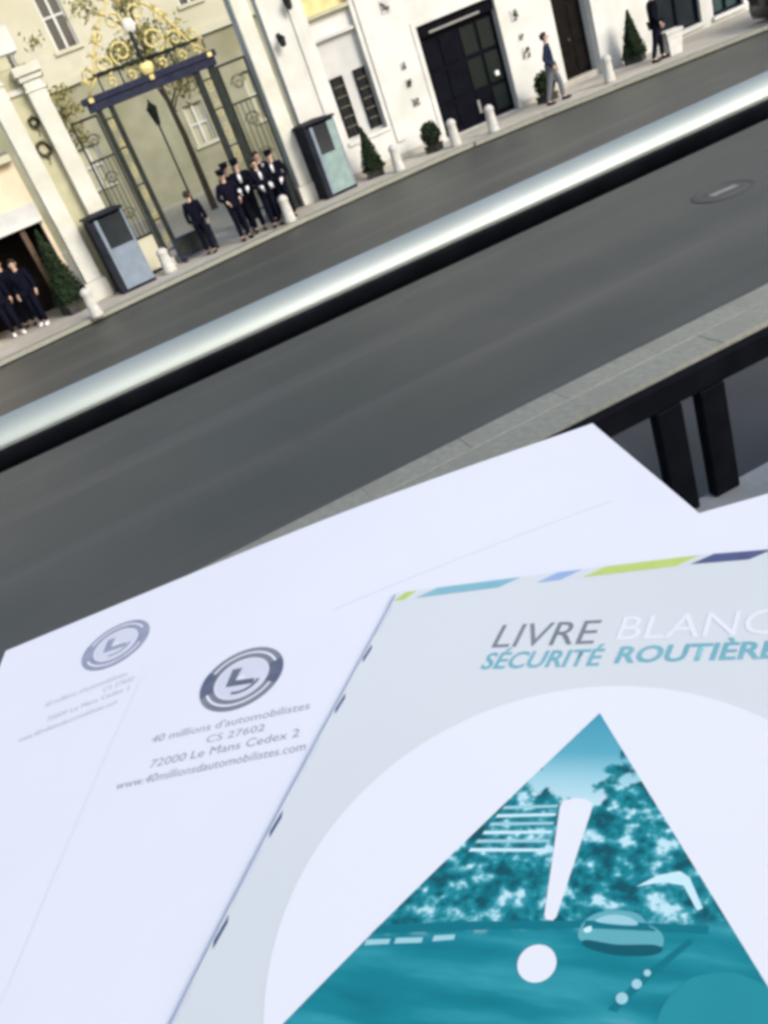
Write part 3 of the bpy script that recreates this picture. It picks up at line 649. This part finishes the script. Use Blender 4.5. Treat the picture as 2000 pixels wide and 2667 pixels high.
# low dark barrier across the left half of the gateway
br = thing('low_barrier', 'low dark iron barrier standing across the left of the gateway', 'barrier', (*gl(1.95,-.30)[:2], ZP), GR)
for x in (-.50,.42): B('barrier_foot', 'iron_navy', br, (x,x+.08,-.22,.22,0,.05))
B('barrier_frame', 'iron_navy', br, (-.56,-.51,-.02,.02,.051,.62), (.49,.54,-.02,.02,.051,.62), (-.509,.489,-.02,.02,.56,.62), (-.509,.489,-.02,.02,.08,.14))
B('barrier_panel', 'iron_green', br, (-.509,.489,-.008,.008,.142,.558))

# ------------------------------------------------------------------ parked car at the right edge
car = thing('parked_car', 'dark car cut by the right edge of the picture on the far side', 'car', (20.0, 20.05, 0), R(-15))
def loft(bm, secs):
    rings = [[bm.verts.new(p) for p in s] for s in secs]; n = len(rings[0])
    for a, b_ in zip(rings, rings[1:]):
        for k in range(n): bm.faces.new((a[k], a[(k+1)%n], b_[(k+1)%n], b_[k]))
    bm.faces.new(rings[0][::-1]); bm.faces.new(rings[-1])
def sec(x, hw, z0, z1, hw2=None):
    hw2 = hw2 or hw*.92
    return [(x,-hw*.9,z0),(x,-hw,z0+.12),(x,-hw,(z0+z1)/2),(x,-hw2,z1),(x,hw2,z1),(x,hw,(z0+z1)/2),(x,hw,z0+.12),(x,hw*.9,z0)]
bm = bmesh.new(); loft(bm, [sec(-2.1,.70,.35,.80),sec(-2.0,.82,.24,.93),sec(-1.2,.88,.20,.98),sec(.6,.88,.20,.96),sec(1.6,.86,.20,.86),sec(2.05,.78,.25,.72),sec(2.12,.62,.34,.62)]); obj('body', bm, 'car_paint', car, True)
bm = bmesh.new(); loft(bm, [sec(-1.75,.72,.93,.98,.60),sec(-1.25,.76,.92,1.38,.58),sec(-.2,.76,.92,1.46,.60),sec(.35,.76,.92,1.40,.58),sec(1.15,.72,.88,.94,.62)]); obj('cabin', bm, 'glass_dark', car, True)
bm = bmesh.new(); loft(bm, [sec(-1.15,.56,1.385,1.42,.5),sec(-.2,.60,1.455,1.49,.54),sec(.3,.57,1.41,1.445,.5)]); obj('roof', bm, 'car_paint', car, True)
for x in (-1.30,1.35):
    for y in (-.80,.80):
        bm = bmesh.new(); lathe(bm, [(.20,-.10),(.30,-.10),(.32,-.06),(.32,.06),(.30,.10),(.20,.10)], 24); wl = obj('wheel', bm, 'tyre', car, True); wl.location = (x,y,.32); wl.rotation_euler = (R(90),0,0)
        bm = bmesh.new(); lathe(bm, [(.19,-.102),(.19,.102)], 20); obj('rim', bm, 'rim', wl)
for y in (-.62,.62):
    B('tail_lamp', 'tail_red', car, (-2.10,-1.98,y-.14,y+.14,.70,.84), bevel=.02); B('headlight', 'lamp_white', car, (2.00,2.10,y-.14,y+.10,.58,.70), bevel=.02)

# ------------------------------------------------------------------ the balcony: slab, ledge, railing
D = 1.25
bal = thing('balcony', 'grey stone balcony ledge and slab under the black railing', 'balcony', (0,0,0))
B('slab', 'balcony', bal, (-2.59,6,-1.40,1.10,2.05,2.30)); B('ledge', 'ledge', bal, (-2.59,6,1.102,1.268,2.05,2.40), bevel=.006)
B('support_wall', 'white_stone', bal, (-2.59,6,-1.3,.9,.121,2.049))
nb = thing('added_back_wall', 'unseen dark wall added behind the viewer to darken the handrail reflection', 'wall', (0,0,0))  # added out of view so the lower handrail reflects something dark
B('wall', 'wall_dark', nb, (-2.59,6,-1.62,-1.402,.121,3.56)); B('coping', 'ledge', nb, (-2.62,6.03,-1.66,-1.36,3.562,3.62), bevel=.01)
rl = thing('balcony_railing', 'black iron balcony railing with a pale polished rounded handrail', 'railing', (0, D, 0))
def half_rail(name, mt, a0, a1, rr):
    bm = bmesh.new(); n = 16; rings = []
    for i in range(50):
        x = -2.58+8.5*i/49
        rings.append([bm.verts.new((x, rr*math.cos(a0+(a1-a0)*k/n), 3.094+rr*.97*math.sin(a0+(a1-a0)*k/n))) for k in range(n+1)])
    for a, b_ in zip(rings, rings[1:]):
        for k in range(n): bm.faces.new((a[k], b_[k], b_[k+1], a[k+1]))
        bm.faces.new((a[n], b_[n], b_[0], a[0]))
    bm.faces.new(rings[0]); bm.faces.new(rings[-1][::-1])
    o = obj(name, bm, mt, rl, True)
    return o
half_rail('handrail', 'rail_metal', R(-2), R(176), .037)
half_rail('handrail_painted_shade', 'rail_black', R(176.5), R(357), .0367)  # black colour stands in for the dark reflection on the rail's lower half
B('lower_rail', 'rail_black', rl, (-2.58,5.9,-.012,.012,2.640,2.692), bevel=.004)
for x in (-2.5,-.95,1.75,4.4):
    B('post', 'rail_black', rl, (x-.022,x+.022,-.02,.02,2.40,2.638), bevel=.003); B('post', 'rail_black', rl, (x-.018,x+.018,-.016,.016,2.694,3.051), bevel=.003)
for k in range(-5,7):
    x = .785+k*.72
    if x < -2.4: continue
    for q in (0, 1):
        xx = x+q*.098; B('baluster', 'rail_black', rl, (xx-.029,xx+.029,-.014,.014,2.40,2.641), bevel=.003)

# ------------------------------------------------------------------ table and papers
HP = .22                                 # paper plane this far under the eye
ZT = EYE-HP
tb = thing('small_table', 'small dark balcony table hidden under the papers', 'table', (.16,-.05,2.30))
ztop = ZT-.0105-2.30
B('table_top', 'table', tb, (-.30,.30,-.30,.30,ztop-.022,ztop), bevel=.004)
B('apron', 'table', tb, (-.26,.26,-.26,-.24,ztop-.08,ztop-.0225), (-.26,.26,.24,.26,ztop-.08,ztop-.0225), (-.26,-.24,-.239,.239,ztop-.08,ztop-.0225), (.24,.26,-.239,.239,ztop-.08,ztop-.0225))
for sx in (-1,1):
    for sy in (-1,1): B('leg', 'table', tb, (sx*.25-.015,sx*.25+.015,sy*.25-.015,sy*.25+.015,0,ztop-.081))
def wave(x, y):
    return .0032*math.sin(9*x+4*y+.6) + .0018*math.sin(5*y-11*x)+.0006*math.sin(23*x+14*y)
class Frame:                             # coordinates printed on a sheet -> room coordinates
    def __init__(s, o, au, av, layer): s.o = o; s.u = (math.cos(R(au)),math.sin(R(au))); s.v = (math.cos(R(av)),math.sin(R(av))); s.layer = layer
    def p(s, u, v, dz=0):
        k = HP-s.layer; x = (s.o[0]+u*s.u[0]+v*s.v[0])*k; y = (s.o[1]+u*s.u[1]+v*s.v[1])*k
        return (x, y, ZT+wave(x, y)+s.layer+dz)
def grid(fr, u0, u1, v0, v1, nu, nv, thick, name, mt, parent, lift=None):
    lift = lift or (lambda u, v: 0)
    bm = bmesh.new()
    def layer(dz):
        return [[bm.verts.new(fr.p(u0+(u1-u0)*i/nu, v0+(v1-v0)*j/nv, dz+lift(u0+(u1-u0)*i/nu, v0+(v1-v0)*j/nv))) for j in range(nv+1)] for i in range(nu+1)]
    a = layer(0); b_ = layer(-thick)
    for i in range(nu):
        for j in range(nv):
            bm.faces.new((a[i][j],a[i+1][j],a[i+1][j+1],a[i][j+1])); bm.faces.new((b_[i][j],b_[i][j+1],b_[i+1][j+1],b_[i+1][j]))
    for i in range(nu):
        for j in (0,nv): bm.faces.new((a[i][j],a[i+1][j],b_[i+1][j],b_[i][j]))
    for j in range(nv):
        for i in (0,nu): bm.faces.new((a[i][j],a[i][j+1],b_[i][j+1],b_[i][j]))
    return obj(name, bm, mt, parent)
def clip(poly, tri):
    out = list(poly)
    for a, b in zip(tri, tri[1:]+tri[:1]):
        side = lambda p: (b[0]-a[0])*(p[1]-a[1])-(b[1]-a[1])*(p[0]-a[0])
        inp, out = out, []
        for p, q in zip(inp, inp[1:]+inp[:1]):
            sp, sq = side(p), side(q)
            if sp >= 0: out.append(p)
            if (sp >= 0) != (sq >= 0):
                t = sp/(sp-sq); out.append((p[0]+(q[0]-p[0])*t, p[1]+(q[1]-p[1])*t))
        if not out: break
    return out
def decal(fr, polys, name, mt, parent, dz=.00014, tri=None):
    bm = bmesh.new()
    for poly in polys:
        if tri: poly = clip(poly, tri)
        if len(poly) < 3: continue
        bm.faces.new([bm.verts.new((u, v, 0)) for u, v in poly])
    bmesh.ops.triangulate(bm, faces=bm.faces)
    for _ in range(6):
        long = [e for e in bm.edges if e.calc_length() > .07]
        if not long: break
        bmesh.ops.subdivide_edges(bm, edges=long, cuts=1); bmesh.ops.triangulate(bm, faces=bm.faces)
    for v in bm.verts: v.co = Vector(fr.p(v.co.x, v.co.y, dz))
    return obj(name, bm, mt, parent)
def text(fr, s, u0, u1, v0, v1, name, mt, parent, shear=0, bold=0, dz=.00014):
    c = bpy.data.curves.new('t', 'FONT'); c.body = s; c.size = 1; c.shear = shear; c.offset = bold; c.resolution_u = 3
    o = bpy.data.objects.new('t', c); col.objects.link(o)
    dg = bpy.context.evaluated_depsgraph_get(); me = bpy.data.meshes.new_from_object(o.evaluated_get(dg)); bpy.data.objects.remove(o)
    xs = [v.co.x for v in me.vertices]; x0, x1 = min(xs), max(xs); cap = .73
    for v in me.vertices:
        v.co = fr.p(u0+(u1-u0)*(v.co.x-x0)/(x1-x0), v1-(v1-v0)*v.co.y/cap, dz)
    me.materials.clear(); me.materials.append(M[mt]); me.name = name
    return link(bpy.data.objects.new(name, me), parent)
def ring(fr, cu, cv, r0, r1, n=40, a0=0, a1=2*math.pi, sy=1):
    out = []
    for k in range(n):
        p, q = a0+(a1-a0)*k/n, a0+(a1-a0)*(k+1)/n
        out.append([(cu+r1*math.cos(p),cv+r1*sy*math.sin(p)),(cu+r1*math.cos(q),cv+r1*sy*math.sin(q)),(cu+r0*math.cos(q),cv+r0*sy*math.sin(q)),(cu+r0*math.cos(p),cv+r0*sy*math.sin(p))])
    return out
def letterhead(fr, parent, lu, lv, r, lines, d1, d2):
    decal(fr, ring(fr, lu, lv, r*.66, r), 'logo_ring', d1, parent)
    decal(fr, ring(fr, lu, lv, r*.80, r*.86), 'logo_ring_line', 'paper', parent, .0003)
    for a in (0, math.pi): decal(fr, ring(fr, lu, lv, r*.68, r*.99, 8, a-.42, a+.42), 'logo_band', d2, parent, .0004)
    decal(fr, ring(fr, lu, lv, r*.10, r*.62, 30), 'logo_disc', 'print_pale2', parent, .0001)
    # mark in the middle: a slanted 4-like figure with an arc beneath
    decal(fr, [[(lu-.30*r,lv-.36*r),(lu-.06*r,lv-.36*r),(lu-.14*r,lv+.04*r),(lu+.34*r,lv+.10*r),(lu+.34*r,lv+.26*r),(lu-.34*r,lv+.20*r)]], 'logo_mark', d2, parent, .00025)
    decal(fr, ring(fr, lu, lv, r*.42, r*.50, 10, .3, 1.9), 'logo_arc', d2, parent, .00025)
    for s, u0, u1, v0, v1, mt in lines: text(fr, s, u0, u1, v0, v1, 'printed_address', mt, parent)
M['print_pale2'] = mat('print_pale2', (.66,.68,.76), .6, (.70,.72,.79), 60, 0)

# lowest: white sheet showing at the right
f4 = Frame((.45,1.335), -17, 253, -.0048)
p4 = tag(grid(f4, 0, .95, 0, .95, 12, 12, .0003, 'paper_sheet', 'paper', None), 'blank white sheet showing at the right edge under the booklet', 'paper', 'stack of white papers')
# envelope behind, small letterhead
f1 = Frame((-.715,2.055), -10.3, 260.2, -.0043)
bow = lambda u, v: .004*math.exp(-((u-.2)/.5)**2)*v
e1 = tag(grid(f1, 0, 1.635, 0, 1.15, 26, 20, .0003, 'envelope', 'paper', None), 'large white envelope at the back with the smaller round letterhead', 'envelope', 'stack of white papers')
fl1 = Frame((-.417,1.803), -13, 257, -.0043)
letterhead(fl1, e1, 0, 0, .088, [("40 millions d'automobilistes", -.15, .054, .130, .147, 'print_pale'), ('CS 27602', .0, .075, .160, .176, 'print_pale'), ('72000 Le Mans Cedex 2', -.13, .07, .188, .204, 'print_pale'), ('www.40millionsdautomobilistes.com', -.19, .045, .222, .238, 'print_pale')], 'print_mid', 'print_mid')
# second envelope, larger letterhead
f2 = Frame((-.16,1.424), -24.5, 245.5, -.0040)
e2 = tag(grid(f2, -.264, 1.0, -.125, .95, 24, 20, .0001, 'envelope', 'paper', None), 'white envelope in front with the larger, darker round letterhead', 'envelope', 'stack of white papers')
letterhead(f2, e2, 0, 0, .092, [("40 millions d'automobilistes", -.165, .170, .112, .133, 'print_mid'), ('CS 27602', -.035, .085, .147, .166, 'print_mid'), ('72000 Le Mans Cedex 2', -.145, .160, .178, .199, 'print_mid'), ('www.40millionsdautomobilistes.com', -.205, .178, .214, .235, 'print_mid')], 'print_grey', 'print_dark')
# fold of the back envelope: its faint edge shade drawn as a pale strip
ff = Frame((0,0), 0, 90, -.0043)
pts = [(.07+.64*i/20, 1.497-.020*i/20-.075*(i/20)**1.1) for i in range(21)]
decal(ff, [[p, q, (q[0]+.001,q[1]-.0045), (p[0]+.001,p[1]-.0045)] for p, q in zip(pts, pts[1:])], 'fold_shade_line', 'print_pale2', e1, .0001)

# the booklet
fb = Frame((.204,1.443), -37.5, 227.5, -.0024)
bk = thing('booklet', 'road safety white paper booklet with a teal warning triangle on its cover', 'booklet', (0,0,0))
BW, BH = .985, 1.39
BT = lambda u: -.05*min(1, max(0, u/.6))          # the top edge lifts a little towards the right
bm = bmesh.new(); nu, nv = 24, 30
a = [[bm.verts.new(fb.p(BW*i/nu, BT(BW*i/nu)*(1-j/nv)+BH*j/nv, 0)) for j in range(nv+1)] for i in range(nu+1)]
b_ = [[bm.verts.new(fb.p(BW*i/nu, BT(BW*i/nu)*(1-j/nv)+BH*j/nv, -.0007)) for j in range(nv+1)] for i in range(nu+1)]
for i in range(nu):
    for j in range(nv):
        bm.faces.new((a[i][j],a[i+1][j],a[i+1][j+1],a[i][j+1])); bm.faces.new((b_[i][j],b_[i][j+1],b_[i+1][j+1],b_[i+1][j]))
for i in range(nu):
    for j in (0,nv): bm.faces.new((a[i][j],a[i+1][j],b_[i+1][j],b_[i][j]))
for j in range(nv):
    for i in (0,nu): bm.faces.new((a[i][j],a[i][j+1],b_[i][j+1],b_[i][j]))
cv = obj('cover', bm, 'cover', bk)
grid(Frame((.204,1.443), -37.5, 227.5, -.0032), .002, BW-.002, .002, BH-.002, 16, 20, .0007, 'pages', 'paper', bk)
# cover print
n = 96; CU, CV, CR = .489, .685, .395
decal(fb, [[(CU,CV),(CU+CR*math.cos(2*math.pi*k/n),CV+CR*math.sin(2*math.pi*k/n)),(CU+CR*math.cos(2*math.pi*(k+1)/n),CV+CR*math.sin(2*math.pi*(k+1)/n))] for k in range(n)], 'printed_circle', 'print_white', cv, .00008)
text(fb, 'LIVRE', .258, .447, .120, .186, 'printed_title', 'print_grey', cv, .12)
text(fb, 'BLANC', .478, .735, .115, .179, 'printed_title', 'print_white', cv, .12)
text(fb, 'SÉCURITÉ', .252, .465, .198, .241, 'printed_title', 'print_teal', cv, .18, .02)
text(fb, 'ROUTIÈRE', .484, .738, .195, .236, 'printed_title', 'print_teal', cv, .18, .025)
def sliver(u0, v0, u1, v1, t, mt):
    du, dv = u1-u0, v1-v0; l = math.hypot(du, dv); nx, ny = -dv/l*t, du/l*t
    decal(fb, [[(u0,v0),(u0+du*.25-nx,v0+dv*.25-ny),(u1,v1),(u0+du*.75+nx,v0+dv*.75+ny)]], 'printed_sliver', mt, cv, .00014)
for u0, u1, mt_ in ((.003,.045,'print_lime'),(.05,.265,'print_sea'),(.30,.385,'print_blue'),(.39,.60,'print_lime'),(.585,.725,'print_navy'),(.715,.90,'print_lime')):
    k = min(.04,(u1-u0)*.45); h_ = .027
    decal(fb, [[(u0,BT(u0)+h_),(u0+k,BT(u0+k)+.001),(u1,BT(u1)+.001),(u1-k,BT(u1-k)+h_)]], 'printed_sliver', mt_, cv)
for v in (.185,.318,.578,.757): sliver(.006, v-.026, .008, v+.026, .0045, 'print_navy')
for v in (.09,.45,.67,.88): sliver(.005, v-.05, .006, v+.05, .003, 'print_pale2')

# teal photograph in the triangle: sky, trees, road
mt = bpy.data.materials.new('triangle_photo'); mt.use_nodes = True; t = mt.node_tree; bs = t.nodes['Principled BSDF']; bs.inputs['Roughness'].default_value = .45
at = t.nodes.new('ShaderNodeUVMap'); sep = t.nodes.new('ShaderNodeSeparateXYZ'); t.links.new(at.outputs[0], sep.inputs[0])
def ramp(src, stops, interp='LINEAR'):
    r_ = t.nodes.new('ShaderNodeValToRGB'); r_.color_ramp.interpolation = interp
    while len(r_.color_ramp.elements) < len(stops): r_.color_ramp.elements.new(.5)
    for e, (p, c) in zip(r_.color_ramp.elements, stops): e.position = p; e.color = (*c, 1)
    t.links.new(src, r_.inputs[0]); return r_.outputs[0]
def noise(sx, sy, sc, det=5):
    mp = t.nodes.new('ShaderNodeMapping'); mp.inputs['Scale'].default_value = (sx, sy, 1); t.links.new(at.outputs[0], mp.inputs[0])
    n_ = t.nodes.new('ShaderNodeTexNoise'); n_.inputs['Scale'].default_value = sc; n_.inputs['Detail'].default_value = det; t.links.new(mp.outputs[0], n_.inputs['Vector']); return n_.outputs[0]
def math_(op, a, b):
    k = t.nodes.new('ShaderNodeMath'); k.operation = op
    for i, x in enumerate((a, b)):
        if isinstance(x, (int, float)): k.inputs[i].default_value = x
        else: t.links.new(x, k.inputs[i])
    return k.outputs[0]
def mixc(f, a, b):
    k = t.nodes.new('ShaderNodeMix'); k.data_type = 'RGBA'; t.links.new(f, k.inputs[0]); t.links.new(a, k.inputs[6]); t.links.new(b, k.inputs[7]); return k.outputs[2]
V = sep.outputs[1]; U = sep.outputs[0]
skyc = ramp(V, [(.35,(.06,.33,.44)),(.43,(.11,.42,.52)),(.475,(.34,.64,.70)),(.53,(.60,.80,.84))])
tr = math_('ADD', math_('MULTIPLY', noise(1,1.2,24,5), .62), math_('MULTIPLY', noise(1,1,75,4), .38))
trees = ramp(tr, [(.40,(.0,.085,.11)),(.46,(.0,.17,.20)),(.515,(.01,.26,.30)),(.555,(.12,.44,.49)),(.60,(.55,.80,.84))])
lean = math_('ADD', math_('MULTIPLY', math_('ABSOLUTE', math_('SUBTRACT', U, .465), 0), -.95), .53)
edge = math_('ADD', lean, math_('MULTIPLY', math_('SUBTRACT', noise(1,1,16,6), .5), .34))
tmask = ramp(math_('MULTIPLY', math_('SUBTRACT', V, edge), 1), [(.0,(0,0,0)),(.012,(1,1,1))])
roadn = noise(1.0,5,5,3)
roadc = ramp(roadn, [(.3,(.0,.17,.21)),(.5,(.004,.23,.275)),(.66,(.03,.32,.37)),(.82,(.14,.44,.49))])
rmask = ramp(math_('ADD', V, math_('MULTIPLY', U, .12)), [(.757,(0,0,0)),(.775,(1,1,1))])
t.links.new(mixc(rmask, mixc(tmask, skyc, trees), roadc), bs.inputs['Base Color'])
AP = (.479,.349); TB = 1.03; half = .605
bm = bmesh.new()
uvl = bm.loops.layers.uv.new('UVMap')
vs_ = [bm.verts.new((*p, 0)) for p in (AP, (AP[0]+half*(TB-AP[1]),TB), (AP[0]-half*(TB-AP[1]),TB))]; bm.faces.new(vs_)
for _ in range(5): bmesh.ops.subdivide_edges(bm, edges=list(bm.edges), cuts=1, use_grid_fill=True)
for f in bm.faces:
    for l in f.loops: l[uvl].uv = (l.vert.co.x, l.vert.co.y)
for v in bm.verts: v.co = Vector(fb.p(v.co.x, v.co.y, .00015))
obj('printed_triangle', bm, mt, cv)
def flat(name, c): M[name] = mat(name, c, .45, tuple(x*1.06 for x in c), 50, 0)
flat('sea_dark', (.0,.17,.21)); flat('sea_deep', (.0,.10,.13)); flat('sea_mid', (.02,.28,.325)); flat('sea_light', (.12,.42,.46)); flat('sea_pale', (.60,.83,.86)); flat('sea_soft', (.015,.265,.305)); flat('sea_haze', (.34,.62,.67))
dz = .00022; TRI = [(.479,.349),(.479+.605*.681,1.03),(.479-.605*.681,1.03)]
def smooth(pts, n=5):
    out = []; L_ = len(pts)
    for i in range(L_):
        p0, p1, p2, p3 = (pts[(i+k-1)%L_] for k in range(4))
        for k in range(n):
            t_ = k/n; out.append(tuple(.5*(2*p1[a]+(p2[a]-p0[a])*t_+(2*p0[a]-5*p1[a]+4*p2[a]-p3[a])*t_*t_+(3*p1[a]-p0[a]-3*p2[a]+p3[a])*t_**3) for a in (0,1)))
    return out
CS = lambda p: (.578+(p[0]-.61)*.68, .668+(p[1]-.66)*.70)
pr = lambda pts, name, m_, d=dz, sm=True: decal(fb, [smooth([CS(p) for p in pts] if '_car' in name and 'near' not in name or 'wheel' in name or 'headlight' in name else pts) if sm else pts], name, m_, cv, d, TRI)
# terraces on the hillside behind the trees
for k in range(6): pr([(.372-.006*k,.532+.0145*k),(.450,.526+.0145*k),(.449,.531+.0145*k),(.370-.006*k,.538+.0145*k)], 'printed_terrace', 'sea_pale' if k % 2 else 'sea_haze', dz, False)
# guard rail and fence along the road
pr([(.18,.737),(.244,.728),(.38,.711),(.518,.697),(.66,.690),(.66,.700),(.518,.707),(.38,.723),(.244,.741),(.18,.752)], 'printed_guard_rail', 'sea_dark', dz, False)
for u0, u1, v in ((.238,.272,.749),(.279,.316,.743),(.330,.358,.735)): pr([(u0,v),(u1,v-.004),(u1,v+.003),(u0,v+.008)], 'printed_fence_gap', 'sea_haze', dz, False)
# car on the far side of the road
pr([(.512,.712),(.517,.698),(.530,.686),(.553,.680),(.578,.682),(.592,.694),(.606,.702),(.612,.713),(.606,.724),(.568,.730),(.53,.728),(.515,.722)], 'far_vehicle_print', 'sea_light')
pr([(.530,.697),(.540,.689),(.556,.686),(.572,.689),(.580,.697),(.555,.699)], 'printed_windscreen', 'sea_haze', .00028)
pr([(.522,.722),(.56,.724),(.60,.720),(.612,.724),(.60,.733),(.56,.737),(.525,.731)], 'printed_shade', 'sea_deep', .00028)
pr([(.518,.708),(.526,.704),(.527,.711),(.52,.713)], 'printed_lamp', 'sea_pale', .00034)
# pale roof among the right-hand trees
pr([(.572,.646),(.596,.628),(.622,.620),(.634,.628),(.652,.668),(.646,.672),(.628,.640),(.604,.637)], 'printed_roof', 'sea_pale', dz, False)
# road edge with studs, near vehicle cut by the frame
pr([(.640,.708),(.645,.712),(.600,.762),(.570,.802),(.560,.800),(.596,.754)], 'printed_road_edge', 'sea_dark', dz, False)
for u, v, r_ in ((.574,.786,.0068),(.588,.768,.0058),(.598,.754,.0042)): decal(fb, [[(u+r_*math.cos(k*.524),v+r_*math.sin(k*.524)) for k in range(12)]], 'printed_road_stud', 'sea_haze', cv, .00028, TRI)
pr([(.612,.83),(.618,.79),(.636,.762),(.66,.748),(.70,.745),(.76,.78),(.80,.86),(.63,.87)], 'printed_near_vehicle', 'sea_soft')
# exclamation mark
ex = [(.4525,.528),(.456,.519),(.470,.514),(.486,.515),(.496,.521),(.498,.532),(.4815,.696),(.478,.701),(.470,.701),(.466,.696)]
decal(fb, [ex], 'printed_exclamation_stroke', 'print_white', cv, .0003)
decal(fb, [[((.470+.0235*math.cos(k*2*math.pi/28)),.757+.0235*math.sin(k*2*math.pi/28)) for k in range(28)]], 'printed_exclamation_dot', 'print_white', cv, .0003)
